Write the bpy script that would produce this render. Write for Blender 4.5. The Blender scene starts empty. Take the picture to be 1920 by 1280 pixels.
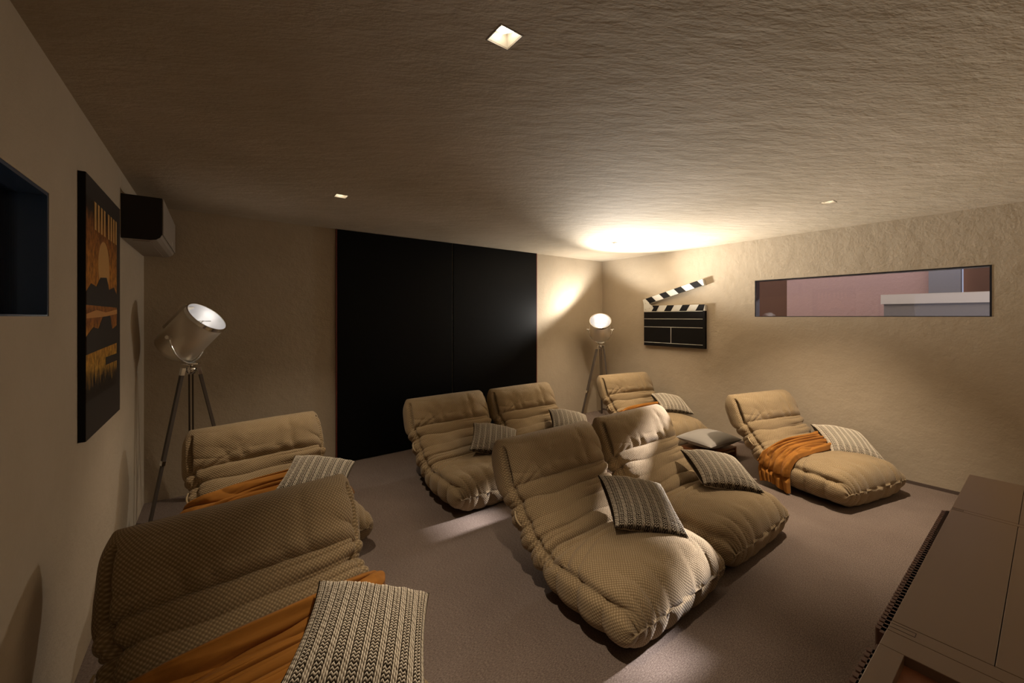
import bpy, bmesh, math, random
import numpy as np
from mathutils import Vector, Matrix

# ------------------------------------------------------------------ camera, world, exposure
S = bpy.context.scene
COL = S.collection
PI = math.pi
H = 1.55                       # eye height
CEIL = 2.474
XL, XR, YB, YF = -0.485, 5.20, 4.49, -0.62

cam_d = bpy.data.cameras.new('camera')
cam = bpy.data.objects.new('camera', cam_d)
COL.objects.link(cam)
cam.location = (0, 0, H)
cam.rotation_euler = (PI/2, 0, -math.atan2(.5943, .8044))
cam_d.sensor_width = 36
cam_d.lens = 36*750/1920
cam_d.shift_y = -46/1920
cam_d.clip_start = .02
S.camera = cam

S.view_settings.view_transform = 'Standard'
S.view_settings.look = 'None'
S.view_settings.exposure = 0.0
S.view_settings.gamma = 1
S.view_settings.use_curve_mapping = False

world = bpy.data.worlds.new('world')
S.world = world
world.use_nodes = True
bg = world.node_tree.nodes['Background']
bg.inputs[0].default_value = (.50, .52, .66, 1)
bg.inputs[1].default_value = .85

sun_d = bpy.data.lights.new('sun', 'SUN')
sun_d.energy = 19
sun_d.angle = math.radians(1.8)
sun_d.color = (1, .95, .93)
sun = bpy.data.objects.new('sun', sun_d)
COL.objects.link(sun)
sun.rotation_euler = Vector((-1, .17, -.45)).to_track_quat('-Z', 'Y').to_euler()

WARM = (1, .83, .64)
def spot(loc, target, watts, angle, blend=.5, color=WARM, size=.03):
    d = bpy.data.lights.new('spot', 'SPOT')
    d.energy = watts; d.spot_size = math.radians(angle); d.spot_blend = blend
    d.color = color; d.shadow_soft_size = size
    o = bpy.data.objects.new('spot', d); COL.objects.link(o)
    o.location = loc
    o.rotation_euler = (Vector(target)-Vector(loc)).to_track_quat('-Z', 'Y').to_euler()
    return o

# ------------------------------------------------------------------ materials
def mat(name, color=(.5,.5,.5), rough=.6, metal=0, spec=.5):
    m = bpy.data.materials.new(name); m.use_nodes = True
    b = m.node_tree.nodes['Principled BSDF']
    b.inputs['Base Color'].default_value = (*color, 1)
    b.inputs['Roughness'].default_value = rough
    b.inputs['Metallic'].default_value = metal
    b.inputs['Specular IOR Level'].default_value = spec
    return m
class NT:
    def __init__(s, m): s.t = m.node_tree; s.b = s.t.nodes['Principled BSDF']
    def n(s, kind, **kw):
        x = s.t.nodes.new(kind)
        for k, v in kw.items():
            if k in x.inputs.keys() if isinstance(k, str) else False: x.inputs[k].default_value = v
            else: setattr(x, k, v)
        return x
    def l(s, a, b): s.t.links.new(a, b)
    def math(s, op, a, b=None, c=None):
        x = s.t.nodes.new('ShaderNodeMath'); x.operation = op
        for i, v in enumerate((a, b, c)):
            if v is None: continue
            if isinstance(v, (int, float)): x.inputs[i].default_value = v
            else: s.l(v, x.inputs[i])
        return x.outputs[0]
    def noise(s, vec, scale, detail=3, rough=.5):
        x = s.n('ShaderNodeTexNoise'); x.inputs['Scale'].default_value = scale
        x.inputs['Detail'].default_value = detail; x.inputs['Roughness'].default_value = rough
        s.l(vec, x.inputs['Vector']); return x.outputs[0]
    def ramp(s, fac, stops):
        x = s.n('ShaderNodeValToRGB'); s.l(fac, x.inputs[0])
        e = x.color_ramp.elements
        while len(e) < len(stops): e.new(.5)
        for i, (p, c) in enumerate(stops): e[i].position = p; e[i].color = (*c, 1)
        return x.outputs[0]
    def bump(s, h, strength=.5, dist=.01, prev=None):
        x = s.n('ShaderNodeBump'); x.inputs['Strength'].default_value = strength
        x.inputs['Distance'].default_value = dist; s.l(h, x.inputs['Height'])
        if prev: s.l(prev, x.inputs['Normal'])
        s.l(x.outputs[0], s.b.inputs['Normal']); return x.outputs[0]
    def mapping(s, vec, scale=(1,1,1), rot=(0,0,0)):
        x = s.n('ShaderNodeMapping'); x.inputs['Scale'].default_value = scale
        x.inputs['Rotation'].default_value = rot; s.l(vec, x.inputs['Vector']); return x.outputs[0]
    def coord(s, k='Object'):
        return s.n('ShaderNodeTexCoord').outputs[k]

def plaster(name, base, dark, stretch, bstr=.5, big_=.8, ang=0):
    m = mat(name, base, .85, spec=.2); t = NT(m); co = t.coord()
    big = t.noise(t.mapping(co, (1,1,1)), 1.3, 5, .6)
    t.l(t.ramp(big, [(.3, dark), (.7, base)]), t.b.inputs['Base Color'])
    sv = t.mapping(t.mapping(co, rot=(0,0,-ang)), stretch)
    n1 = t.noise(sv, 9, 6, .62)
    n2 = t.noise(sv, 55, 3, .6)
    n3 = t.noise(sv, 2.6, 3, .5)
    h = t.math('ADD', t.math('MULTIPLY', n1, 1.0), t.math('MULTIPLY', n2, .22))
    h = t.math('ADD', h, t.math('MULTIPLY', n3, big_))
    t.bump(h, bstr, .03)
    return m
M_wall = plaster('wall_plaster', (.48,.398,.295), (.42,.345,.248), (1,1,1), .24, .5)
M_ceil = plaster('ceiling_plaster', (.48,.40,.300), (.39,.32,.225), (.6,1.5,1), .30, .35, -.50)

def carpet():
    m = mat('carpet', (.2,.15,.12), .95, spec=.1); t = NT(m); co = t.coord()
    a = t.noise(t.mapping(co, (90,280,1)), 1, 3, .7)
    b = t.noise(co, 600, 2, .7)
    c = t.noise(co, 2.0, 3, .5)
    h = t.math('ADD', t.math('MULTIPLY', a, .6), t.math('MULTIPLY', b, .55))
    h2 = t.math('ADD', h, t.math('MULTIPLY', t.math('SUBTRACT', c, .5), .12))
    t.l(t.ramp(h2, [(.40, (.075,.053,.042)), (.56, (.170,.126,.102)), (.72, (.33,.26,.215))]), t.b.inputs['Base Color'])
    t.bump(h, .6, .006)
    return m
M_carpet = carpet()

def chair_fabric():
    m = mat('dotted_weave', (.4,.3,.18), .9, spec=.15); t = NT(m)
    uv = t.coord('UV'); sep = t.n('ShaderNodeSeparateXYZ'); t.l(uv, sep.inputs[0])
    wob = t.noise(uv, 28, 2); w = t.math('MULTIPLY', t.math('SUBTRACT', wob, .5), 3.0)
    P, Q = .0165, .0165
    cu = t.math('COSINE', t.math('ADD', t.math('MULTIPLY', sep.outputs[0], 2*PI/P/1.0), w))
    cv = t.math('COSINE', t.math('ADD', t.math('MULTIPLY', sep.outputs[1], 2*PI/Q/1.0), w))
    d = t.math('ADD', t.math('MULTIPLY', t.math('MULTIPLY', cu, cv), .5), .5)
    fine = t.noise(uv, 900, 2, .7)
    big = t.noise(uv, 6, 3)
    f = t.math('ADD', d, t.math('MULTIPLY', t.math('SUBTRACT', fine, .5), .5))
    f = t.math('ADD', f, t.math('MULTIPLY', t.math('SUBTRACT', big, .5), .3))
    t.l(t.ramp(f, [(.1, (.215,.148,.076)), (.55, (.285,.200,.106)), (1.0, (.47,.355,.205))]), t.b.inputs['Base Color'])
    t.bump(f, .55, .004)
    t.b.inputs['Sheen Weight'].default_value = .15
    return m
M_chair = chair_fabric()

def throw_mat():
    m = mat('orange_linen', (.42,.16,.03), .85, spec=.2); t = NT(m); uv = t.coord('UV')
    n = t.noise(uv, 14, 5, .6); n2 = t.noise(uv, 500, 2, .7)
    t.l(t.ramp(n, [(.3, (.25,.097,.013)), (.7, (.38,.150,.022))]), t.b.inputs['Base Color'])
    t.bump(t.math('ADD', t.math('MULTIPLY', n, 1), t.math('MULTIPLY', n2, .1)), .4, .006)
    t.b.inputs['Sheen Weight'].default_value = .05
    return m
M_throw = throw_mat()

def knit_mat():
    m = mat('cream_knit', (.6,.52,.4), .9, spec=.1); t = NT(m)
    a = t.n('ShaderNodeAttribute'); a.attribute_name = 'yarn'
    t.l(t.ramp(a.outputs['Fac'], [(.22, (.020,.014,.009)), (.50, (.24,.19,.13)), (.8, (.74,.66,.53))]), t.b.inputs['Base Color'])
    n2 = t.noise(t.coord('UV'), 700, 2, .7)
    t.bump(n2, .3, .002)
    return m
M_knit = knit_mat()

M_black = mat('black_lacquer', (.003,.003,.003), .5, spec=.10)
M_blackmat = mat('black_satin', (.008,.007,.007), .6, spec=.15)
M_red = mat('oxide_red_edge', (.12,.018,.008), .6)
M_white = mat('white_paint', (.68,.66,.60), .5)
M_alu = mat('brushed_aluminium', (.74,.68,.58), .42, .75)
t = NT(M_alu); t.bump(t.noise(t.mapping(t.coord(), (2,2,300)), 3, 2), .08, .002)
M_lampin = mat('lamp_reflector', (.92,.92,.94), .38, 1)
M_chrome = mat('polished_chrome', (.8,.78,.74), .12, 1)
M_leg = mat('dark_grey_wood', (.085,.065,.050), .5)
M_legedge = mat('leg_edge_metal', (.5,.45,.38), .35, 1)
M_grey = mat('grey_felt', (.27,.245,.215), .9, spec=.1)
t = NT(M_grey); t.bump(t.noise(t.coord(), 260, 3, .7), .25, .003)
M_wood = mat('orange_brown_wood', (.34,.13,.045), .45)
M_wood2 = mat('pale_wood', (.52,.33,.17), .5)
M_accover = mat('unit_plastic', (.30,.255,.205), .45)
M_acshade = mat('unit_shaded_plastic', (.018,.014,.011), .35, spec=.3)  # near-black stands in for shade on the unit's near end

def side_mat(name, col, rough=.42):
    m = mat(name, col, rough, spec=.45); t = NT(m); co = t.coord()
    n = t.noise(t.mapping(co, (3,60,3)), 5, 4, .6)
    t.bump(n, .05, .002); return m
M_side = side_mat('bronze_lacquer', (.20,.124,.070), .30)
M_sided = side_mat('dark_bronze_lacquer', (.125,.052,.026), .45)
M_leather = mat('rust_leather', (.25,.085,.032), .6)
t = NT(M_leather); n_ = t.noise(t.coord(), 9, 6, .65)
t.l(t.ramp(n_, [(.3, (.22,.075,.03)), (.7, (.40,.15,.062))]), t.b.inputs['Base Color']); t.bump(n_, .2, .004)
M_groove = mat('dark_groove', (.03,.015,.008), .7)  # very dark brown for the plinth and the pull outlines
M_framedk = mat('dark_metal_frame', (.012,.012,.016), .3, spec=.5)
M_jamb = mat('sky_tinted_jamb', (.030,.058,.115), .22, spec=.8)  # blue sky reflection is put into the black jamb's base colour

def glass():
    m = bpy.data.materials.new('window_glass'); m.use_nodes = True; t = m.node_tree
    t.nodes.remove(t.nodes['Principled BSDF']); out = t.nodes['Material Output']
    tr = t.nodes.new('ShaderNodeBsdfTransparent'); tr.inputs[0].default_value = (.93,.93,.95,1)
    gl = t.nodes.new('ShaderNodeBsdfGlossy'); gl.inputs['Roughness'].default_value = .01
    fr = t.nodes.new('ShaderNodeFresnel'); fr.inputs[0].default_value = 1.5
    mx = t.nodes.new('ShaderNodeMixShader')
    t.links.new(fr.outputs[0], mx.inputs[0]); t.links.new(tr.outputs[0], mx.inputs[1]); t.links.new(gl.outputs[0], mx.inputs[2])
    t.links.new(mx.outputs[0], out.inputs[0]); return m
M_glass = glass()
def emit(name, col, s):
    m = mat(name, (0,0,0)); b = m.node_tree.nodes['Principled BSDF']
    b.inputs['Emission Color'].default_value = (*col, 1); b.inputs['Emission Strength'].default_value = s
    return m
M_bulb = emit('led_chip', (1,.90,.74), 14)
M_bulb2 = emit('lamp_bulb', (1,.93,.84), 11)

# ------------------------------------------------------------------ mesh helpers
def link(o, parent=None):
    COL.objects.link(o)
    if parent is not None: o.parent = parent
    return o
def tag(o, label=None, cat=None, group=None, kind=None):
    if label: o['label'] = label
    if cat: o['category'] = cat
    if group: o['group'] = group
    if kind: o['kind'] = kind
    return o
def thing(name, loc, label, cat, rz=0, group=None):
    o = bpy.data.objects.new(name, None); link(o); o.empty_display_size = .1
    o.location = loc; o.rotation_euler = (0, 0, rz)
    return tag(o, label, cat, group)
def finish(name, bm, m, parent=None, smooth=False, bevel=0, loc=(0,0,0), rot=(0,0,0)):
    me = bpy.data.meshes.new(name)
    bmesh.ops.recalc_face_normals(bm, faces=bm.faces)
    bm.to_mesh(me); bm.free()
    ms = m if isinstance(m, (list, tuple)) else [m]
    for x in ms: me.materials.append(x)
    o = bpy.data.objects.new(name, me); link(o, parent)
    o.location = loc; o.rotation_euler = rot
    if smooth:
        for p in me.polygons: p.use_smooth = True
    if bevel:
        b = o.modifiers.new('bevel', 'BEVEL'); b.width = bevel; b.segments = 2; b.limit_method = 'ANGLE'
    return o
def bx(bm, x0, x1, y0, y1, z0, z1, mi=0):
    v = [bm.verts.new((x, y, z)) for z in (z0, z1) for y in (y0, y1) for x in (x0, x1)]
    for f in ((0,2,3,1), (4,5,7,6), (0,1,5,4), (2,6,7,3), (0,4,6,2), (1,3,7,5)):
        bm.faces.new([v[i] for i in f]).material_index = mi
def box(name, x0, x1, y0, y1, z0, z1, m, parent=None, bevel=0):
    bm = bmesh.new(); bx(bm, x0, x1, y0, y1, z0, z1)
    return finish(name, bm, m, parent, bevel=bevel)
def frame_axes(d):
    d = Vector(d).normalized(); a = Vector((0,0,1)) if abs(d.z) < .9 else Vector((1,0,0))
    u = d.cross(a).normalized(); return d, u, d.cross(u)
def tube(bm, pts, r, seg=12, cap=True, mi=0):
    pts = [Vector(p) for p in pts]; rings = []
    for i, p in enumerate(pts):
        d = (pts[min(i+1, len(pts)-1)]-pts[max(i-1, 0)])
        _, u, v = frame_axes(d)
        rr = r[i] if isinstance(r, (list, tuple)) else r
        rings.append([bm.verts.new(p+(u*math.cos(2*PI*k/seg)+v*math.sin(2*PI*k/seg))*rr) for k in range(seg)])
    for a, b in zip(rings, rings[1:]):
        for k in range(seg):
            bm.faces.new((a[k], a[(k+1)%seg], b[(k+1)%seg], b[k])).material_index = mi
    if cap:
        bm.faces.new(rings[0]).material_index = mi; bm.faces.new(list(reversed(rings[-1]))).material_index = mi
def lathe(bm, prof, seg=48, M=Matrix.Identity(4), closed=False, mi=0):
    rings = [[bm.verts.new(M @ Vector((r*math.cos(2*PI*k/seg), r*math.sin(2*PI*k/seg), z))) for k in range(seg)] for r, z in prof]
    pr = list(zip(rings, rings[1:])) + ([(rings[-1], rings[0])] if closed else [])
    for a, b in pr:
        for k in range(seg):
            bm.faces.new((a[k], a[(k+1)%seg], b[(k+1)%seg], b[k])).material_index = mi
    return rings
def grid_mesh(name, P, m, parent=None, close_u=False, close_v=False, caps=None, uv=None, attr=None):
    """P: (n, k, 3) array of points; faces between rows; optional wrap."""
    n, k, _ = P.shape
    V = P.reshape(-1, 3)
    nu = n if close_u else n-1; nv = k if close_v else k-1
    i, j = np.meshgrid(np.arange(nu), np.arange(nv), indexing='ij')
    a = i*k+j; b = i*k+(j+1)%k; c = ((i+1)%n)*k+(j+1)%k; d = ((i+1)%n)*k+j
    F = np.stack([a, b, c, d], -1).reshape(-1, 4).tolist()
    V = V.tolist()
    if caps:
        for row, flip in ((0, True), (n-1, False)):
            ci = len(V); V.append(P[row].mean(0).tolist())
            for q in range(k):
                e = [row*k+q, row*k+(q+1)%k, ci]
                F.append(e[::-1] if flip else e)
    me = bpy.data.meshes.new(name); me.from_pydata(V, [], F); me.update()
    me.materials.append(m)
    if uv is not None:
        UV = uv.reshape(-1, 2)
        if len(V) > len(UV): UV = np.vstack([UV, UV[:1].repeat(len(V)-len(UV), 0)])
        lay = me.uv_layers.new(name='UVMap')
        li = np.empty(len(me.loops), dtype=np.int32); me.loops.foreach_get('vertex_index', li)
        lay.data.foreach_set('uv', UV[li].astype(np.float32).ravel())
    if attr is not None:
        at_ = me.attributes.new('yarn', 'FLOAT', 'POINT'); A = attr.ravel()
        at_.data.foreach_set('value', np.pad(A, (0, len(V)-len(A))).astype(np.float32))
    me.polygons.foreach_set('use_smooth', [True]*len(me.polygons))
    o = bpy.data.objects.new(name, me); link(o, parent)
    return o
def copy_tree(o, parent=None):
    c = o.copy(); COL.objects.link(c)
    if parent is not None: c.parent = parent
    for ch in list(o.children): copy_tree(ch, c)
    return c

# smooth 1-D / 2-D noise from sums of sines
def sn(seed, *xs, octv=4, base=1.0):
    r = np.random.RandomState(seed); out = 0; amp = 1; tot = 0
    for o in range(octv):
        for _ in range(3):
            k = r.randn(len(xs)); k /= np.linalg.norm(k)+1e-9
            ph = r.rand()*6.28; f = base*(1.9**o)*(0.8+.5*r.rand())
            out = out+amp*np.sin(f*sum(a*b for a, b in zip(k, xs))+ph)
        tot += amp*1.5; amp *= .55
    return out/tot
def ridge(x, p=.5): return np.abs(np.sin(x))**p

# ------------------------------------------------------------------ setting
def structure(o): return tag(o, kind='structure')
structure(box('floor', XL-.1, XR+.3, YF-.1, YB+.1, -.1, 0, M_carpet))
DLXY = [(.765,1.086), (.77,3.227), (3.95,1.075), (3.99,3.25)]
def ceiling():
    bm = bmesh.new(); q = .046
    cols = [XL-.1, .7675-q, .7675+q, 3.97-q, 3.97+q, XR+.3]
    for i in range(5):
        if i % 2 == 0: bx(bm, cols[i], cols[i+1], YF-.1, YB+.1, CEIL, CEIL+.12); continue
        y0 = YF-.1
        for yc in (1.08, 3.24):
            bx(bm, cols[i], cols[i+1], y0, yc-q, CEIL, CEIL+.12); y0 = yc+q
        bx(bm, cols[i], cols[i+1], y0, YB+.1, CEIL, CEIL+.12)
    bmesh.ops.remove_doubles(bm, verts=bm.verts, dist=1e-5)
    return structure(finish('ceiling', bm, M_ceil))
ceiling()
def wall_with_hole(name, x0, x1, hy0, hy1, hz0, hz1):
    bm = bmesh.new()
    bx(bm, x0, x1, YF, hy0, 0, CEIL); bx(bm, x0, x1, hy1, YB, 0, CEIL)
    bx(bm, x0, x1, hy0, hy1, 0, hz0); bx(bm, x0, x1, hy0, hy1, hz1, CEIL)
    bmesh.ops.remove_doubles(bm, verts=bm.verts, dist=1e-5)
    return structure(finish(name, bm, M_wall))
WY0, WY1, WZ0, WZ1 = .305, 2.13, 1.552, 1.985
wall_with_hole('wall_left', XL-.10, XL, WY0, WY1+.02, WZ0, WZ1+.01)
wall_with_hole('wall_right', XR, XR+.10, WY0, WY1, WZ0, WZ1)
structure(box('wall_back', XL-.1, XR+.1, YB, YB+.1, 0, CEIL, M_wall))
structure(box('wall_rear', XL-.1, XR+.1, YF-.1, YF, 0, CEIL, M_wall))
M_gap = mat('gap_shade', (.10,.07,.055), .7)  # dark colour imitates the shade in a recessed gap along the floor
structure(box('shadow_gap_right', XR-.012, XR, YF, YB, 0, .028, M_gap))

def window(name, x0, x1, y0, y1, z0, z1, gx, inward, jm):
    # lining of the reveal; glass pane near the outside
    r = bpy.data.objects.new(name, None); link(r); structure(r)
    t_ = .012
    bm = bmesh.new()
    bx(bm, x0, x1, y0, y0+t_, z0, z1); bx(bm, x0, x1, y1-t_, y1, z0, z1)
    bx(bm, x0, x1, y0+t_, y1-t_, z0, z0+t_*.5); bx(bm, x0, x1, y0+t_, y1-t_, z1-t_, z1)
    finish('window_frame', bm, jm, r)
    box('window_pane', gx-.003, gx+.003, y0+t_, y1-t_, z0+t_*.5, z1-t_, M_glass, r)
    return r
window('window_1', XL-.10, XL-.002, WY0, WY1+.02, WZ0, WZ1+.01, XL-.075, 1, M_jamb)
window('window_2', XR-.002, XR+.10, WY0, WY1, WZ0, WZ1, XR+.05, -1, M_framedk)

# black double doors, flush in the back wall
D0, DM, D1 = 1.007, 2.377, 3.753
for i, (a, b) in enumerate(((D0, DM), (DM, D1))):
    r = bpy.data.objects.new('door_%d' % (i+1), None); link(r); structure(r)
    box('door_leaf', a+.012, b-.003 if i == 0 else b-.012, YB-.022, YB-.001, .004, CEIL-.003, M_black, r, bevel=.002)
    e0 = a if i == 0 else b-.011
    box('door_edge_trim', e0, e0+.011, YB-.024, YB-.001, .002, CEIL-.002, M_red, r)

# ------------------------------------------------------------------ outside the windows
M_out1 = mat('pink_render', (.62,.41,.35), .9); t = NT(M_out1); t.bump(t.noise(t.coord(), 20, 5, .6), .4, .02)
M_out2 = mat('brown_render', (.17,.085,.05), .9)
M_out3 = mat('grey_concrete', (.30,.29,.30), .85)
M_out5 = mat('mauve_render', (.40,.31,.27), .9)
M_out4 = mat('white_parapet', (.80,.77,.74), .8)
M_ground = mat('courtyard_paving', (.25,.2,.17), .9)
structure(box('wall_outside_pink', 7.30, 7.45, .90, 2.52, 0, 2.45, M_out1))
structure(box('wall_outside_pier', 7.18, 7.30, .66, .93, 0, 2.45, M_out3))
structure(box('wall_outside_brown', 7.42, 7.55, -2.5, .66, 0, 2.45, M_out2))
structure(box('wall_outside_far', 7.32, 7.5, 2.52, 5.5, 0, 2.45, M_out2))
structure(box('sun_cut_beam', 6.28, 6.38, -1.6, 3.6, 2.255, 2.56, M_out3))  # unseen beam added to cut the upper part of the incoming sun
o = structure(box('trim_1', 6.30, 6.55, -1.5, 1.21, 1.70, 1.81, M_out4))
structure(box('wall_outside_low', 6.34, 6.50, -1.5, 1.19, 0, 1.70, M_out3))
structure(box('ground_outside', XR+.35, 9, -3, 6, -.1, 0, M_ground))
structure(box('wall_outside_left', -1.10, -1.0, 1.7, 5.5, 0, 3.0, M_out5))

# ------------------------------------------------------------------ lounge chairs
# centre line of the pad in the (y, z) plane, y = 0 at the foot end, y grows towards the head
CL = np.array([(.030,.145),(.20,.148),(.38,.145),(.54,.155),(.67,.200),(.78,.290),(.88,.402),(.955,.510),(1.02,.640)])
def cr(P, n):
    out = []; Q = np.vstack([2*P[0]-P[1], P, 2*P[-1]-P[-2]])
    for i in range(1, len(Q)-2):
        for t_ in np.linspace(0, 1, n, endpoint=False):
            a, b, c, d = Q[i-1:i+3]
            out.append(.5*((2*b)+(c-a)*t_+(2*a-5*b+4*c-d)*t_**2+(-a+3*b-3*c+d)*t_**3))
    out.append(P[-1]); return np.array(out)
CC = cr(CL, 40)
ARC = np.concatenate([[0], np.cumsum(np.linalg.norm(np.diff(CC, axis=0), axis=1))])
LTOT = ARC[-1]
TT = np.gradient(CC, ARC, axis=0); TT /= np.linalg.norm(TT, axis=1)[:, None]
def centre(s):
    y = np.interp(s, ARC, CC[:,0]); z = np.interp(s, ARC, CC[:,1])
    ty = np.interp(s, ARC, TT[:,0]); tz = np.interp(s, ARC, TT[:,1])
    # straight extrapolation past the ends
    ext = np.where(s < 0, s, np.where(s > LTOT, s-LTOT, 0.))
    y = y+ext*ty; z = z+ext*tz
    return y, z, ty, tz
def spow(x, p): return np.sign(x)*np.abs(x)**p
HW = .458
def pad_surface(s, phi, W, ht, hb, off=0):
    """s arc position, phi angle (0 = right side, pi/2 = upper face, pi = left side)"""
    y, z, ty, tz = centre(s)
    a = spow(np.cos(phi), .55); b = spow(np.sin(phi), .75)
    hh = np.where(b > 0, ht, hb)
    dw = np.cos(phi); dn = np.sin(phi)
    x = W*a+off*dw
    n = hh*b+off*dn
    ny, nz = -tz, ty
    return np.stack([x, y+n*ny, z+n*nz], -1)

def pad_segment(name, s0, s1, NS, NP, kind, parent, seed=1):
    q = np.linspace(0, 1, NS)
    # cluster samples near both ends
    q = .5-.5*np.cos(PI*q); q = .35*q+.65*np.linspace(0, 1, NS)
    s = s0+(s1-s0)*q
    phi = np.linspace(0, 2*PI, NP, endpoint=False)
    # even out spacing of the superellipse a little
    SS, PH = np.meshgrid(s, phi, indexing='ij')
    e0 = SS-s0; e1 = s1-SS
    a = spow(np.cos(PH), .55)
    side = np.clip((np.abs(a)-.72)/.28, 0, 1)
    W = np.full_like(SS, HW); ht = np.full_like(SS, .125); hb = np.full_like(SS, .125)
    up = np.clip(np.sin(PH)*3, 0, 1); dn = np.clip(-np.sin(PH)*3, 0, 1)
    xw = a*HW
    nz = sn(seed, xw*5, SS*7, octv=3)
    def rnd(e, r): return np.sqrt(np.clip(1-(1-np.clip(e/r, 0, 1))**2, 0.0004, 1))
    disp = np.zeros_like(SS)
    if kind == 'seat':
        r0, r1 = .13, .10
        ht = .145+.025*np.sin(PI*np.clip(e0/(s1-s0), 0, 1)); hb = np.full_like(SS, .145)
        prof = rnd(e0, r0)*rnd(e1, r1)
        ht = ht*prof; hb = hb*rnd(e0, .07)*rnd(e1, r1)
        W = HW*(1.0+.02*np.sin(PI*q))[:, None]*(1-.07*(1-rnd(e0, .17)))*(1-.05*(1-rnd(e1, .08)))
        # gathers radiating from the front seam
        fr = np.exp(-(e0/.12)**2)
        g = ridge(xw*30+1.5*np.sin(xw*7+seed)+1.5*nz, .38)
        disp -= .026*fr*(1-g)*(.5+.5*np.cos(xw*3.6))*np.clip(np.abs(np.sin(PH))*3, 0, 1)
        # long soft creases running back from the gathers
        g2 = ridge(xw*15+nz*2+SS*2, .42)
        disp -= .014*np.exp(-((e0-.10)/.14)**2)*(1-g2)*up
        # pinched corner tucks
        for sg in (-1, 1):
            disp -= .020*np.exp(-((xw-sg*.40)/.035)**2-((e0-.05)/.06)**2)*np.abs(np.sin(PH))
        # front seam pinch
        seam = np.exp(-((np.sin(PH)-.42)/.13)**2)
        disp -= .030*seam*side
        disp += .010*side*np.exp(-((np.sin(PH)+.15)/.3)**2)*ridge(SS*20+.8, .6)
        disp -= .012*np.exp(-(np.sin(PH)/.16)**2)*np.exp(-(e0/.03)**2)
        # broad crease arcs behind the sitting area
        arc = e1-.05-.5*np.abs(xw)**2
        disp -= .016*np.exp(-((arc)/.018)**2)*up*(np.abs(xw) < .42)
        disp -= .010*np.exp(-((arc-.07-.04*nz)/.014)**2)*up
        disp += .007*nz*up
        # puckers along the sides
        disp -= .016*side*(1-ridge(SS*20+.8, .5))*(np.sin(PH) < .45)
    elif kind == 'back':
        r = .07
        prof = rnd(e0, r)*rnd(e1, r)
        nr = 5.0
        wob = .16*sn(seed+3, xw*7, octv=2)+.22*sn(seed+5, xw*5, SS*9, octv=2)
        L = s1-s0
        ph_ = PI*(nr*(SS-s0)/L+wob*.9+.55*np.abs(xw)**2/.17*.3)
        rib = ridge(ph_, .42)
        ph2 = PI*(nr*2*(SS-s0)/L+wob)
        rib2 = ridge(ph2, .5)
        ht = (.120+.0*SS)*prof; hb = .125*prof
        disp -= .034*(1-rib)*up*(.72+.35*sn(seed+15, xw*6, SS*12, octv=1))
        part = np.clip(sn(seed+9, xw*6, SS*5, octv=2)*1.5, 0, 1)
        disp -= .014*(1-rib2)*up*part
        disp -= .034*(1-rib)*side+.012*(1-rib2)*side
        disp -= .014*(1-rib)*dn
        disp += .006*nz
        seam = np.exp(-((np.sin(PH)-.45)/.12)**2)
        disp -= .034*seam*side
    elif kind == 'head':
        r0, r1 = .10, .15
        prof = rnd(e0, r0)*rnd(e1, r1)
        ht = .140*prof; hb = .150*prof
        W = HW*(1.0-.05*np.clip(q, 0, 1)[:, None]-.085*(1-rnd(e1, .13))-.05*(1-rnd(e0, .09)))
        # creases fanning from the lower edge
        g = ridge(xw*22+3.0*nz+SS*3, .42)
        disp -= .022*np.exp(-((e0-.08)/.07)**2)*(1-g)*up
        d1 = np.exp(-(((xw+.41)-.9*(e0-.02))/.02)**2)*np.clip(1-e0/.17, 0, 1)
        d2_ = np.exp(-(((xw+.34)-1.5*(e0-.03))/.022)**2)*np.clip(1-e0/.14, 0, 1)
        disp -= (.022*d1+.018*d2_)*up
        g3 = ridge(xw*8+nz*4, .45)
        disp -= .012*(1-g3)*np.exp(-((e1-.10)/.07)**2)
        lc = np.clip((-xw-.10)/.3, 0, 1)
        disp -= .016*(1-ridge((e0*1.0+xw*.55)*34+nz*2, .4))*lc*up*np.clip(1-e0/.24, 0, 1)
        disp += .013*nz
        # the flap folded over behind leaves a slot in each end
        slot = np.exp(-((np.sin(PH)-.35)/.09)**2)*np.clip((e0-.02)/.05, 0, 1)*np.clip((e1-.05)/.04, 0, 1)
        disp -= .055*slot*side
        disp += .016*side*np.exp(-((np.sin(PH)+.25)/.35)**2)
    fine = sn(seed+20, xw*26, SS*30, octv=3)
    disp += .0022*fine
    P = pad_surface(SS, PH, W, ht, hb, 0); Pc = P.copy()
    y, z, ty, tz = centre(SS)
    dwx = np.cos(PH)*np.clip(side*1.6, 0.0, 1); dnn = np.sin(PH)
    if kind == 'seat':
        # at the very front the gathers also cut backwards
        back = np.exp(-(e0/.05)**1.5)
        P[..., 1] += np.clip(-disp, 0, .03)*back*.6
    P[..., 0] += disp*dwx
    P[..., 1] += disp*dnn*(-tz); P[..., 2] += disp*dnn*ty
    # weight flattens the underside on the floor
    P[..., 2] = np.where(P[..., 2] < .035, .006+.35*np.clip(P[..., 2]-(-.05), 0, 1)*.35, P[..., 2]) if False else np.maximum(P[..., 2], .004+.0*P[..., 2])
    # fabric coordinates in metres
    du = np.linalg.norm(np.diff(Pc, axis=1), axis=2)
    u = np.cumsum(np.concatenate([np.zeros((NS,1)), du], 1), 1)[NS//2][None, :].repeat(NS, 0)
    dv = np.linalg.norm(np.diff(Pc, axis=0), axis=2)
    v = np.cumsum(np.concatenate([np.zeros((1,NP)), dv], 0), 0); v = v-v[NS//2][None, :]+s0
    return grid_mesh(name, P, M_chair, parent, close_v=True, caps=True, uv=np.stack([u, v], -1))

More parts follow.
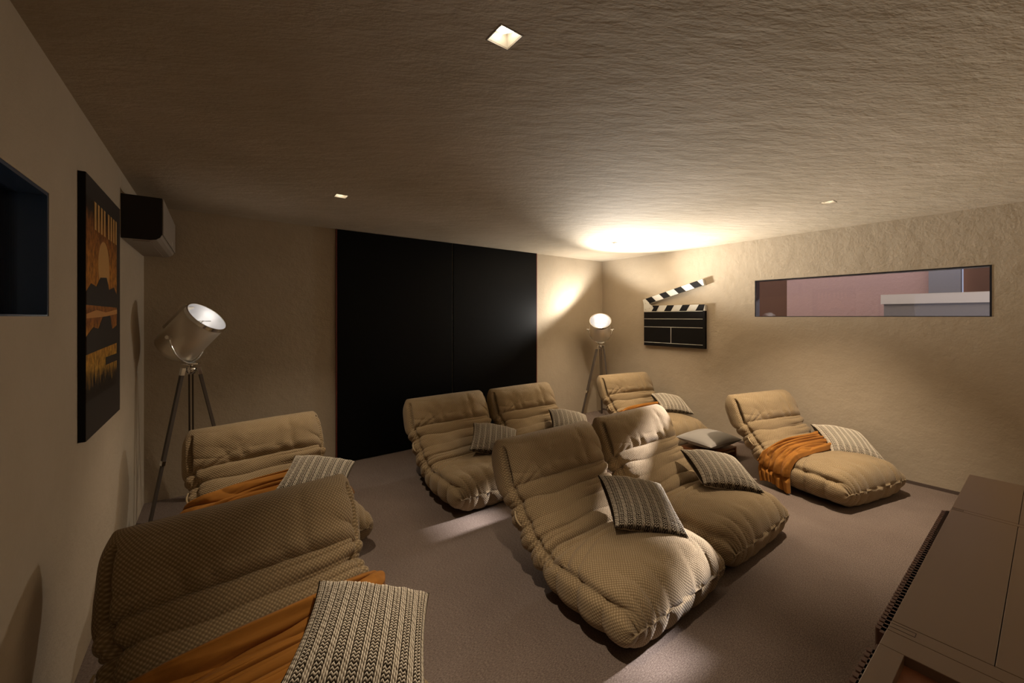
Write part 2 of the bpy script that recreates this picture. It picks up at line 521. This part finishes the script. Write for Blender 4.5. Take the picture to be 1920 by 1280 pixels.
S_A, S_B = .47, 1.03            # arc positions of the two big creases
def make_chair():
    r = bpy.data.objects.new('lounge_chair', None); link(r); r.empty_display_size = .1
    pad_segment('seat_cushion', -.045, S_A+.06, 150, 280, 'seat', r, 3)
    pad_segment('back_cushion', S_A-.03, S_B+.03, 200, 200, 'back', r, 7)
    pad_segment('headrest', S_B-.045, LTOT+.115, 110, 240, 'head', r, 11)
    # small fabric tie on the left side
    y, z, ty, tz = [float(v) for v in centre(np.array(.90))]
    bm = bmesh.new()
    pts = []
    for k in range(9):
        q = k/8; s_ = .80+.09*q
        y, z, ty, tz = [float(v) for v in centre(np.array(s_))]
        pts.append((-.448-.012*math.sin(PI*q), y-tz*.03, z+ty*.03))
    tube(bm, pts, [.004+.002*math.sin(PI*k/8) for k in range(9)], 8)
    finish('side_tie', bm, M_chair, r, smooth=True)
    return r

CH = [  # name key, x, y of foot-end centre, rotation, label
 ('E', 1.893, 1.10, 0.0),
 ('F', 2.868, 1.12, 0.0),
 ('C', 1.915, 2.70, 0.0),
 ('D', 2.875, 2.68, 0.0),
 ('A', .20, 1.08, .09),
 ('B', .42, 2.66, .155),
 ('H', 4.40, .86, -.25),
 ('G', 4.46, 2.60, -.18),
]
LAB = {
 'E': 'tan dotted lounge chair in the middle, its foot nearest the viewer on the open carpet',
 'F': 'tan dotted lounge chair with a white streak of sunlight across its headrest',
 'C': 'tan dotted lounge chair standing right in front of the black doors',
 'D': 'tan dotted lounge chair at the right end of the black doors, mostly hidden behind others',
 'A': 'largest tan dotted lounge chair in the bottom left corner under an orange throw',
 'B': 'tan dotted lounge chair in front of the left tripod lamp',
 'H': 'tan dotted lounge chair below the right wall slit window, orange throw over its side',
 'G': 'tan dotted lounge chair in the far corner below the clapperboard',
}
proto = make_chair()
chairs = {}
for k, x, y, rz in CH:
    o = proto if k == 'E' else copy_tree(proto)
    o.location = (x, y, 0); o.rotation_euler = (0, 0, rz)
    tag(o, LAB[k], 'lounge chair', 'tan lounge chairs in the cinema room')
    chairs[k] = o

# ------------------------------------------------------------------ knitted cushions
def make_pillow():
    N = 420; sz = .437
    u = np.linspace(-1, 1, N); U, V = np.meshgrid(u, u, indexing='ij')
    def body(sign):
        x = U*sz/2; y = V*sz/2
        x = x*(1-.075*(1-V**2)*np.abs(U)**1.5); y = y*(1-.075*(1-U**2)*np.abs(V)**1.5)
        h = .085*np.clip((1-U**2), 0, 1)**.48*np.clip((1-V**2), 0, 1)**.48*(1+.10*sn(4, U*3, V*3, octv=2))
        h = h-.004*np.abs(np.sin(U*9+V*2))*(np.abs(V) > .75)
        # knit relief: bands of three cords then a zig-zag stocking band
        per = .052; px = (U*sz/2/per+.5*.3) % 1.0
        cord = px < .42
        cph = px/.42*3
        tw = np.sin((V*sz/2)/.0068*2*PI/2+cph*PI*1.0)
        hc = np.sqrt(np.clip(np.sin((cph % 1)*PI), 0, 1))*(.80+.20*tw)
        zp = (px-.42)/.58
        zz = np.sin((V*sz/2)/.0105*2*PI+2.4*np.abs(((zp*2) % 1)*2-1)*1.6)
        hz = (.5+.5*zz)**.8*np.clip(np.sin(np.clip(zp, 0, 1)*PI)*3, 0, 1)*(.65+.35*np.abs(np.sin(zp*2*PI)))
        hk = np.where(cord, hc, hz*.95)
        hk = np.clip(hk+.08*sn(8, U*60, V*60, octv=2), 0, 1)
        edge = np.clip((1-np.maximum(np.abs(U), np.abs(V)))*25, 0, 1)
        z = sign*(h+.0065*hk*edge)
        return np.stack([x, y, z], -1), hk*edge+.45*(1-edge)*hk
    Pt, At = body(1); Pb, Ab = body(-1)
    P = np.concatenate([Pt, Pb[::-1][1:]], 0); A = np.concatenate([At, Ab[::-1][1:]], 0)
    uv = np.stack([np.concatenate([U, 2-U[::-1][1:]])*.2, np.concatenate([V, V[::-1][1:]])*.2], -1)
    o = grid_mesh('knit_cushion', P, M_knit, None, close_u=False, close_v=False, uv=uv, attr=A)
    return o
PL = {  # location, euler
 'E': ((2.105,1.52,.395), (.30,.17,-.57)),
 'F': ((3.08,1.51,.385), (.24,.14,-.64)),
 'H': ((4.88,1.19,.345), (.35,.14,-.84)),
 'G': ((4.96,3.08,.375), (.31,.14,-.56)),
 'A': ((.42,1.425,.440), (.10,.25,-.43)),
 'B': ((.57,3.10,.41), (.30,.17,-.43)),
 'C': ((2.10,3.12,.40), (.30,.17,-.57)),
 'D': ((3.09,3.12,.40), (.30,.17,-.57)),
}
PLAB = {
 'E': 'dark grey and cream knitted cushion lying on the front middle lounge chair',
 'F': 'knitted cushion on the lounge chair whose headrest is streaked by sunlight',
 'H': 'pale knitted cushion lying on the orange throw under the right slit window',
 'G': 'small pale knitted cushion on the far corner chair, below the clapperboard',
 'A': 'large pale cable knit cushion at the bottom edge, nearest the viewer',
 'B': 'pale knitted cushion peeking out behind the nearest left chair headrest',
 'C': 'dark knitted cushion half hidden on the chair in front of the black doors',
 'D': 'knitted cushion with only its top showing, beside the right edge of the black doors',
}
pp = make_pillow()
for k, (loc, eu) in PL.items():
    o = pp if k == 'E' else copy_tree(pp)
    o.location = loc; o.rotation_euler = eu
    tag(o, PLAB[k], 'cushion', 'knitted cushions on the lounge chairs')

# ------------------------------------------------------------------ orange throws
def make_throw(k, seed, u0=-.42, u1=.30, sa=.34, sb=.74, spread=1.0, lf=.13):
    NS, NU = 190, 260
    q = np.linspace(0, 1, NS); w = np.linspace(0, 1, NU)
    Q, Wt = np.meshgrid(q, w, indexing='ij')
    # w = 0 low on the left side -> 1 at the right of the chair
    phi_l, phi_r = PI+.62, .25
    PH = phi_l+(phi_r-phi_l)*Wt
    lo = sa-.02*np.sin(Wt*4+seed)+.10*Wt*spread; hi = sb-lf*(1-Wt)+.015*np.sin(Wt*5+seed*2)
    SS = lo+(hi-lo)*Q
    a = spow(np.cos(PH), .55)
    P0 = pad_surface(SS, PH, HW+.012, .155, .135, 0)
    warp = sn(seed, Wt*3, Q*3, octv=3)
    fold = ridge(Q*PI*4.0*(1-.15*Wt)+warp*2.8+.8*np.sin(Wt*3+seed), .32)
    fold2 = ridge(Q*PI*6+sn(seed+4, Wt*5, Q*4, octv=3)*4.5, .35)
    edge = np.clip(Q*(1-Q)*30, 0, 1)
    off = .008+(.046*fold*np.clip(.4+1.4*np.abs(sn(seed+30, Wt*6, Q*5, octv=2)), 0, 1)+.018*fold2*np.clip(.2+1.5*sn(seed+31, Wt*7, Q*5, octv=2), 0, 1))*edge+.004*sn(seed+7, Wt*30, Q*30, octv=2)
    y, z, ty, tz = centre(SS)
    P = P0.copy()
    P[..., 0] += off*np.cos(PH); P[..., 1] += off*np.sin(PH)*(-tz); P[..., 2] += off*np.sin(PH)*ty
    P[..., 1] += .012*sn(seed+2, Wt*6, Q*4, octv=2)
    # hanging part falls straight down beside the chair
    hang = np.clip((PH-PI)/.62, 0, 1)
    z0_ = pad_surface(SS, np.full_like(PH, PI), HW+.012, .155, .135, 0)
    hangz = z0_[..., 2]*(1-hang)+(.035+.02*np.sin(Q*5+seed))*hang
    P[..., 0] = np.where(PH > PI, -HW-.022-.034*fold*edge*np.clip(hang*3, .2, 1)-.01*hang, P[..., 0])
    P[..., 2] = np.where(PH > PI, hangz, np.maximum(P[..., 2], .012))
    P[..., 1] = np.where(PH > PI, z0_[..., 1]-.05*hang*(SS-lo), P[..., 1])
    uv = np.stack([Wt*1.2, SS], -1)
    o = grid_mesh('throw_blanket', P, M_throw, None, uv=uv)
    so = o.modifiers.new('thickness', 'SOLIDIFY'); so.thickness = .006; so.offset = 0
    c = chairs[k]; o.location = c.location; o.rotation_euler = c.rotation_euler
    return o
TL = {'A': 'crumpled orange throw on the largest chair in the bottom left corner',
      'B': 'orange throw on the chair in front of the left tripod lamp',
      'G': 'small strip of orange throw on the far corner chair below the clapperboard',
      'H': 'orange throw hanging in folds down the side of the chair under the right window'}
for k, sd, kw in (('A', 2, dict(sb=.83, lf=.05, spread=.2)), ('B', 5, dict(sb=.83, lf=.05, spread=.4)), ('G', 8, dict(sb=.80)), ('H', 11, dict(sb=.82, lf=.17))):
    tag(make_throw(k, sd, **kw), TL[k], 'blanket', 'orange throws over the lounge chairs')

# ------------------------------------------------------------------ tripod spotlight lamps
def tripod_lamp(base, zp, feet, head_c, head_dir, label, head_r=.165, head_l=.36):
    r = thing('tripod_floor_lamp', (base[0], base[1], 0), label, 'floor lamp', group='studio tripod lamps')
    B = Vector((base[0], base[1], 0)); top = Vector((0, 0, zp))
    # mounting plate and hub
    bm = bmesh.new()
    lathe(bm, [(.0,.012),(.062,.012),(.066,.008),(.066,0),(.02,-.006),(.02,-.03),(0,-.03)], 32, Matrix.Translation(top)); finish('mounting_plate', bm, M_chrome, r, smooth=False)
    bm = bmesh.new()
    lathe(bm, [(0,-.012),(.030,-.014),(.036,-.04),(.030,-.075),(0,-.078)], 24, Matrix.Translation(top))
    for f in feet:
        d = Vector((f[0], f[1], 0))-B; d.z = 0; d.normalize()
        tube(bm, [top+Vector((0,0,-.04)), top+Vector((0,0,-.048))+d*.045], .012, 10)
    finish('hub', bm, M_chrome, r, smooth=True)
    for f in feet:
        fp = Vector((f[0], f[1], 0))-B; d = Vector((fp.x, fp.y, 0)).normalized(); side = Vector((-d.y, d.x, 0))
        t0 = top+d*.05+Vector((0,0,-.03))
        fp = fp+Vector((0,0,.0))
        ax = (fp-t0); L = ax.length; ax.normalize(); nrm = side.cross(ax)
        def prism(bm, off, hw, ht, a, b):
            c0 = t0+ax*a+side*off; c1 = t0+ax*b+side*off
            vs = [c+side*sx*hw+nrm*sy*ht for c in (c0, c1) for sx, sy in ((-1,-1),(1,-1),(1,1),(-1,1))]
            v = [bm.verts.new(x) for x in vs]
            for q in ((0,1,2,3),(7,6,5,4),(0,4,5,1),(1,5,6,2),(2,6,7,3),(3,7,4,0)): bm.faces.new([v[i] for i in q])
        bm = bmesh.new()
        prism(bm, -.0115, .006, .011, .03, L*.62); prism(bm, .0115, .006, .011, .03, L*.62)
        prism(bm, 0, .0125, .0095, L*.55, L-.012)
        lg = finish('leg', bm, M_leg, r, bevel=.0015)
        bm = bmesh.new(); prism(bm, 0, .020, .013, -.005, .055); finish('leg_clamp', bm, M_chrome, lg, bevel=.002)
        bm = bmesh.new(); prism(bm, 0, .019, .0125, L*.60, L*.63); finish('leg_collar', bm, M_chrome, lg, bevel=.002)
    # lamp head
    hc = Vector(head_c)-B; d = Vector(head_dir).normalized()
    xh = Vector((d.y, -d.x, 0)).normalized(); yh = d.cross(xh)
    M = Matrix.Translation(hc) @ Matrix((xh, yh, d)).transposed().to_4x4()
    R, hl = head_r, head_l/2
    bm = bmesh.new()
    lathe(bm, [(0,-hl-.035),(R*.35,-hl-.033),(R*.75,-hl-.018),(R*.97,-hl+.008),(R,-hl+.03),(R,hl),(R*.975,hl+.002),(R*.965,hl-.01)], 64, M)
    finish('lamp_housing', bm, M_alu, r, smooth=True)
    bm = bmesh.new()
    lathe(bm, [(R*.965,hl-.002),(R*.95,hl-.05),(R*.86,hl-.12),(R*.6,hl-.18),(R*.25,hl-.21),(0,hl-.215)], 64, M)
    finish('reflector_bowl', bm, M_lampin, r, smooth=True)
    bm = bmesh.new()
    lathe(bm, [(R*.96,hl+.004),(R*1.035,hl+.004),(R*1.035,hl-.022),(R*.99,hl-.022)], 64, M)
    finish('front_ring', bm, M_chrome, r, smooth=False)
    bm = bmesh.new()
    lathe(bm, [(0,hl-.115),(.02,hl-.115),(.028,hl-.13),(.028,hl-.19),(0,hl-.20)], 24, M)
    finish('bulb', bm, M_bulb2, r, smooth=True)
    bm = bmesh.new()
    tube(bm, [M @ Vector((0,0,hl-.12)), M @ Vector((0,0,hl-.045))], .004, 8)
    tube(bm, [M @ Vector((-R*.55,0,hl-.05)), M @ Vector((R*.55,0,hl-.05))], .0035, 8)
    finish('bulb_spider', bm, M_chrome, r, smooth=True)
    # top vent block behind the rim
    bm = bmesh.new()
    vs = []
    for zz in (-.10, hl-.03):
        for xx, yy in ((-.045,-R*.93),(.045,-R*.93),(.040,-R*1.16),(-.040,-R*1.16)):
            vs.append(bm.verts.new(M @ Vector((xx, yy, zz))))
    for q in ((0,1,2,3),(7,6,5,4),(0,4,5,1),(1,5,6,2),(2,6,7,3),(3,7,4,0)): bm.faces.new([vs[i] for i in q])
    finish('vent_box', bm, M_alu, r, bevel=.004)
    # yoke
    up = Vector((0,0,1)); yb = top+Vector((0,0,.014)); Ry = R+.022
    piv = [hc+xh*Ry-d*.03, hc-xh*Ry-d*.03]
    c_ = (piv[0]+piv[1])/2; drop = c_-yb
    pts = []
    for k in range(25):
        a = PI*k/24
        pts.append(c_+xh*Ry*math.cos(a)-drop*math.sin(a))
    bm = bmesh.new(); tube(bm, pts, .0065, 10)
    finish('yoke', bm, M_chrome, r, smooth=True)
    for sg, p in ((1, piv[0]), (-1, piv[1])):
        bm = bmesh.new(); tube(bm, [p-xh*sg*.035, p+xh*sg*.022], .006, 10); tube(bm, [p+xh*sg*.008, p+xh*sg*.024], .014, 14)
        finish('pivot_knob', bm, M_chrome, r, smooth=False)
    return r, M, R, hl
tripod_lamp((-.165,4.08), 1.175, [(-.40,3.98),(.115,4.13),(-.17,4.37)], (-.165,4.08,1.42), (.57,-.42,.71),
            'silver spotlight floor lamp on tripod in the left corner beside the poster', .152, .37)
tripod_lamp((4.70,4.10), 1.145, [(4.34,4.17),(4.80,3.97),(4.97,4.30)], (4.70,4.10,1.38), (-.52,-.46,.72),
            'silver spotlight floor lamp on tripod in the right corner by the clapperboard', .155, .31)

# ------------------------------------------------------------------ recessed downlights
DL = [((.7675,1.08), (.95,1.30), 'lit square ceiling downlight nearest the viewer, glaring at the top'),
      ((.7675,3.24), (.55,3.3), 'small square ceiling downlight to the left, above the black doors'),
      ((3.97,1.08), (4.2,1.5), 'small square ceiling downlight near the right wall above the slit window'),
      ((3.97,3.24), (4.2,3.5), 'small square ceiling downlight in the bright far corner')]
M_trim = mat('downlight_trim', (.22,.18,.13), .5)
M_baffle = mat('downlight_baffle', (.42,.37,.29), .3, 0, .6)
DLW = [125, 85, 265, 150]
DLA = [66, 84, 88, 84]
for i, ((x, y), (tx, ty), lab) in enumerate(DL):
    r = thing('recessed_downlight', (x, y, CEIL), lab, 'ceiling light', group='square recessed downlights')
    q = .0455
    bm = bmesh.new()
    for (a0, a1, b0, b1) in ((-q,q,-q,-q+.004), (-q,q,q-.004,q), (-q,-q+.004,-q+.004,q-.004), (q-.004,q,-q+.004,q-.004)):
        bx(bm, a0, a1, b0, b1, -.001, .030)
    finish('trim_ring', bm, M_trim, r)
    bm = bmesh.new(); w = q-.0045
    # square funnel narrowing upwards to the tilted light module
    O = [bm.verts.new((sx*w, sy*w, .004)) for sx, sy in ((-1,-1),(1,-1),(1,1),(-1,1))]
    I = [bm.verts.new((sx*.030, sy*.030, .050)) for sx, sy in ((-1,-1),(1,-1),(1,1),(-1,1))]
    for a in range(4): bm.faces.new((O[a], O[(a+1)%4], I[(a+1)%4], I[a]))
    bm.faces.new(I)
    finish('reflector', bm, M_baffle, r)
    led = box('led_chip', -.024, .024, -.024, .024, -.002, .002, M_bulb, r)
    led.location = (0, 0, .026); led.rotation_euler = (.22, -.25, .3)
    spot((x, y, CEIL-.004), (tx, ty, 0), DLW[i], DLA[i], 1.0, size=.03)

# first spot: lamp light of the right corner spotlight: bulb in the open head, shining up to the ceiling
spot((4.56,4.04,1.54), (4.56-.52,4.04-.32,1.54+.72), 82, 178, .3, (1,.95,.87), .06)
spot((4.60,3.97,1.58), (4.02,1.9,2.78), 930, 97, 1.0, (1,.95,.87), .06)  # added spot without a lamp of its own, brightens the far ceiling

# ------------------------------------------------------------------ clapperboard on the right wall
r = thing('clapperboard', (XR, 3.18, 1.13), 'large black and white film clapperboard hung on the right wall', 'clapperboard')
def yz_poly(name, pts, x0, x1, m, parent, bevel=0):
    bm = bmesh.new()
    a = [bm.verts.new((x0, y, z)) for y, z in pts]; b = [bm.verts.new((x1, y, z)) for y, z in pts]
    bm.faces.new(a); bm.faces.new(b[::-1])
    for i in range(len(pts)): bm.faces.new((a[i], a[(i+1)%len(pts)], b[(i+1)%len(pts)], b[i]))
    return finish(name, bm, m, parent, bevel=bevel)
# local: x out of the wall negative, y along the wall (left end +), z from board bottom
YLc, YRc = .465, -.465
xf = -.050
yz_poly('slate_board', [(YLc,0),(YRc,0),(YRc,.50),(YLc,.50)], -.002, xf, M_blackmat, r, .002)
bm = bmesh.new()
for z in (.048,.275,.392,.497): bx(bm, xf-.0025, xf, YRc+.03, YLc-.005, z-.003, z+.003)
bx(bm, xf-.0025, xf, .022-.003, .022+.003, .051, .272)
finish('slate_lines', bm, M_white, r)
def stick(name, org, ang, L, hgt, n, lean, parent):
    s_ = bmesh.new(); ca, sa = math.cos(ang), math.sin(ang)
    def P(u, v): return (org[0]-u*ca-v*sa*-1*0-(-v*sa)*0 - (0) - 0 + (v*sa), org[1]+u*sa+v*ca)
    o = yz_poly(name, [P(0,0), P(L,0), P(L,hgt), P(0,hgt)], -.004, xf, M_white, parent, .001)
    for k in range(n):
        u0 = L*(k+.44)/n; wd = L/n*.46
        pts = [(u0, 0), (u0+wd, 0), (u0+wd+lean, hgt), (u0+lean, hgt)]
        pts = [(min(max(u, 0.002), L-.002), v) for u, v in pts]
        yz_poly('stripe', [P(u, v) for u, v in pts], xf, xf-.002, M_blackmat, o)
    return o
stick('lower_stick', (YLc, .503), 0, .93, .082, 4, .05, r)
stick('upper_stick', (YLc+.0, .595), math.radians(14.8), .95, .085, 4, -.055, r)
yz_poly('hinge_plate', [(YLc+.001,.503),(YLc-.13,.503),(YLc-.165,.555),(YLc-.12,.60),(YLc-.02,.655),(YLc+.001,.645)], xf, xf-.004, M_white, r, .001)
bm = bmesh.new()
bm.free()
for y, z in ((YLc-.03,.62),(YLc-.03,.53),(YLc-.10,.55)):
    bm = bmesh.new(); tube(bm, [(xf-.004, y, z), (xf-.008, y, z)], .006, 12)
    finish('hinge_rivet', bm, M_legedge, r)

# ------------------------------------------------------------------ film poster canvas (generic stand-in)
r = thing('canvas_picture', (XL, 2.897, 1.003), 'tall dark framed canvas with an orange picture on the left wall', 'picture')
W2, Hc, dp = .383, 1.183, .026
box('canvas_frame', .0, dp-.002, -W2, W2, 0, Hc, M_blackmat, r, .001)
def art():
    m = mat('generic_desert_print', (.2,.1,.03), .55, spec=.3); t = NT(m)
    g = t.coord('Object'); sp = t.n('ShaderNodeSeparateXYZ'); t.l(g, sp.inputs[0])
    zc = t.math('DIVIDE', sp.outputs[2], Hc)
    nz_ = t.noise(t.mapping(g, (1,9,3)), 3.2, 6, .65)
    zz = t.math('ADD', zc, t.math('MULTIPLY', t.math('SUBTRACT', nz_, .5), .22))
    K = (.022,.013,.007)
    col = t.ramp(zz, [(.14, K), (.20, K), (.26, (.62,.34,.05)), (.36, (.66,.30,.035)), (.45, (.36,.12,.018)), (.62, (.60,.24,.030)), (.80, (.34,.12,.02)), (.88, K)])
    mottl = t.noise(t.mapping(g, (1,14,10)), 2.2, 6, .7)
    mx = t.n('ShaderNodeMixRGB'); mx.blend_type = 'MULTIPLY'; mx.inputs[0].default_value = .85
    t.l(col, mx.inputs[1]); t.l(t.ramp(mottl, [(.38, (.25,.2,.15)), (.6, (1,1,1))]), mx.inputs[2])
    t.l(mx.outputs[0], t.b.inputs['Base Color'])
    return m
M_art = art(); M_ink = mat('print_dark_ink', (.020,.012,.007), .6); M_ochre = mat('print_ochre', (.55,.29,.08), .6); M_tan = mat('print_tan', (.55,.25,.06), .6)
box('printed_sheet', dp-.002, dp, -W2+.001, W2-.001, .001, Hc-.001, M_ink, r)
pr = box('picture_panel', dp, dp+.0006, -W2+.0, W2-.10, .17, Hc-.10, M_art, r)
def shape(pts, m, lv=1): return yz_poly('painted_shape', pts, dp, dp+.0006+.0003*lv, m, r)
def ell(cy, cz, ry, rz_, n=28, a0=0): return [(cy+ry*math.cos(2*PI*k/n+a0), cz+rz_*math.sin(2*PI*k/n+a0)) for k in range(n)]
# plain layered desert hills under a disc
shape(ell(-.04,.80,.125,.125), M_ochre, 2)
shape([(-.383,.66),(-.30,.70),(-.20,.69),(-.12,.74),(.02,.75),(.08,.69),(.20,.71),(.283,.67),(.283,.60),(-.383,.60)], M_ink, 3)
shape([(-.383,.46),(-.26,.50),(-.16,.49),(-.06,.55),(.10,.56),(.16,.48),(.283,.50),(.283,.40),(-.383,.38)], M_ink, 3)
shape([(-.383,.56),(-.2,.58),(.0,.57),(.283,.59),(.283,.565),(.0,.55),(-.383,.54)], M_tan, 4)
shape([(.0,.30),(.283,.30),(.283,.34),(.0,.34)], M_ink, 3)
# plain upright bars along the top
for k in range(8):
    y = -.24+k*.064+(.03 if k > 3 else 0)
    shape([(y,.955+.0*k),(y+.036,.955),(y+.036,1.085),(y,1.085)], M_ochre, 5)

# ------------------------------------------------------------------ air conditioner, left wall by the corner
r = thing('wall_air_conditioner', (XL, 3.487, 2.05), 'boxy air conditioner on the left wall near the ceiling corner', 'air conditioner')
D_, Hh, LL = .198, .280, .945
prof = [(0,0),(D_-.060,0),(D_-.030,.006),(D_-.010,.022),(D_,.045),(D_,Hh),(0,Hh)]
bm = bmesh.new()
a = [bm.verts.new((x, .014, z)) for x, z in prof]; b = [bm.verts.new((x, LL, z)) for x, z in prof]
bm.faces.new(a); bm.faces.new(b[::-1])
for i in range(len(prof)): bm.faces.new((a[i], a[(i+1)%len(prof)], b[(i+1)%len(prof)], b[i]))
finish('unit_body', bm, M_accover, r, bevel=.002)
bm = bmesh.new()
a = [bm.verts.new((x, 0, z)) for x, z in prof]; b = [bm.verts.new((x, .014, z)) for x, z in prof]
bm.faces.new(a); bm.faces.new(b[::-1])
for i in range(len(prof)): bm.faces.new((a[i], a[(i+1)%len(prof)], b[(i+1)%len(prof)], b[i]))
tag(finish('end_cap', bm, M_acshade, r, bevel=.002), 'end cap coloured dark for shade')
box('front_panel', D_, D_+.006, .004, LL-.004, .040, Hh-.004, M_accover, r, .002)
box('air_flap', .045, D_-.066, .06, LL-.06, -.004, 0, M_accover, r, .001)
box('indicator_mark', D_+.006, D_+.0072, .66, .675, .062, .095, M_white, r)

# ------------------------------------------------------------------ grey cushion on a low wooden stool
def poly_pillow(name, sx, sy, hgt, m, parent=None):
    N = 60; u = np.linspace(-1, 1, N); U, V = np.meshgrid(u, u, indexing='ij')
    def bd(sg):
        x = U*sx/2*(1-.06*(1-V**2)); y = V*sy/2*(1-.06*(1-U**2))
        z = sg*hgt*np.clip(1-U**2, 0, 1)**.5*np.clip(1-V**2, 0, 1)**.5*(1+.06*sn(3, U*3, V*4, octv=2))
        return np.stack([x, y, z], -1)
    P = np.concatenate([bd(1), bd(-1)[::-1][1:]], 0)
    return grid_mesh(name, P, m, parent)
SX, SY, SR = 4.44, 2.30, -.12
st = thing('low_stool', (SX, SY, 0), 'low reddish wooden stool under the plain grey cushion, between the right hand chairs', 'stool', SR)
for sx in (-.24, .24):
    box('side_panel', sx-.011, sx+.011, -.17, .17, 0, .09, M_wood, st, .002)
bm = bmesh.new(); tube(bm, [(-.235,-.15,.06), (.235,-.15,.06)], .014, 14); finish('round_bar', bm, M_wood2, st, smooth=True)
bm = bmesh.new(); tube(bm, [(-.235,.15,.06), (.235,.15,.06)], .014, 14); finish('round_bar', bm, M_wood2, st, smooth=True)
box('seat_board', -.25, .25, -.17, .17, .090, .104, M_wood, st, .002)
gp = poly_pillow('floor_cushion', .56, .44, .085, M_grey)
gp.location = (SX, SY, .190); gp.rotation_euler = (0, 0, SR)
tag(gp, 'plain smooth grey cushion lying between the two right hand lounge chairs', 'cushion')

# ------------------------------------------------------------------ low sideboard in the bottom right corner
ZT = .75; dr = H-ZT
r = thing('sideboard', (0, 0, 0), 'long bronze lacquered sideboard with ribbed front in the bottom right corner', 'sideboard')
fy = .318*dr
X3, X2, X1, X0 = 3.85*dr, 3.10*dr, 1.73*dr, .55*dr
yb_ = YF+.02
box('carcass', X1+.01, X3-.004, yb_, fy-.006, .06, ZT-.018, M_sided, r)
box('carcass', X0, X1-.01, yb_, fy-.006, .06, ZT-.075, M_sided, r)
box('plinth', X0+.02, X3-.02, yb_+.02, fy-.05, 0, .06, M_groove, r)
sy = .100*dr
g = .0007
def top_panel(x0, x1, y0, y1): return box('top_panel', x0+g, x1-g, y0+g, y1-g, ZT-.018, ZT, M_side, r, .0012)
top_panel(X2+.012, X3, sy, fy); top_panel(X2+.012, X3, yb_, sy)
top_panel(X2-.018, X2+.012, yb_, fy)
top_panel(X1+.05, X2-.018, sy, fy); top_panel(X1+.05, X2-.018, yb_, sy)
top_panel(X1+.0, X1+.05, yb_, fy)
# small inlaid pulls in the cross rails
for x, s_ in ((X2-.003, .9), (X1+.028, 1.3)):
    bm = bmesh.new(); l_, w_, t_ = .038*s_, .0075*s_, .0012
    bx(bm, x-w_, x-w_+t_, fy-l_, fy-.002, ZT, ZT+.0005); bx(bm, x+w_-t_, x+w_, fy-l_, fy-.002, ZT, ZT+.0005)
    bx(bm, x-w_, x+w_, fy-l_, fy-l_+t_, ZT, ZT+.0005)
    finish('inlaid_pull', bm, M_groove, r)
# recessed tray module
box('tray_rail', X1-.075, X1, yb_, fy, ZT-.075, ZT, M_side, r, .0015)
box('tray_rail', X0, X1-.075, fy-.045, fy, ZT-.075, ZT, M_side, r, .0015)
box('tray_rail', X0, X1-.075, yb_, yb_+.04, ZT-.075, ZT, M_side, r, .0015)
box('tray_rail', X0-.05, X0, yb_, fy, ZT-.075, ZT, M_side, r, .0015)
box('leather_inset', X0, X1-.075, yb_+.04, fy-.045, ZT-.075, ZT-.024, M_leather, r)
def ribs(x0, x1, pitch, z0, z1):
    bm = bmesh.new(); n = int((x1-x0)/pitch)
    for k in range(n):
        a = x0+k*pitch; w = pitch*.70; pts = []
        c = a+w/2
        for q in range(7):
            an = PI*q/6; pts.append((c+w/2*math.cos(an), fy+.002+.017+.006*math.sin(an)))
        pts = [(c+w/2, fy-.004)]+pts+[(c-w/2, fy-.004)]
        A = [bm.verts.new((x, y, z0)) for x, y in pts]; B_ = [bm.verts.new((x, y, z1)) for x, y in pts]
        bm.faces.new(A); bm.faces.new(B_[::-1])
        for i in range(len(pts)): bm.faces.new((A[i], A[(i+1)%len(pts)], B_[(i+1)%len(pts)], B_[i]))
    bx(bm, x0-.012, x1, fy-.006, fy+.013, z0, z1)
    return finish('ribbed_front', bm, M_sided, r)
ribs(X1+.005, X2-.01, (X2-X1)/54, .08, ZT-.012)
ribs(X0, X1-.035, (X2-X1)/54*1.15, .08, ZT-.03)
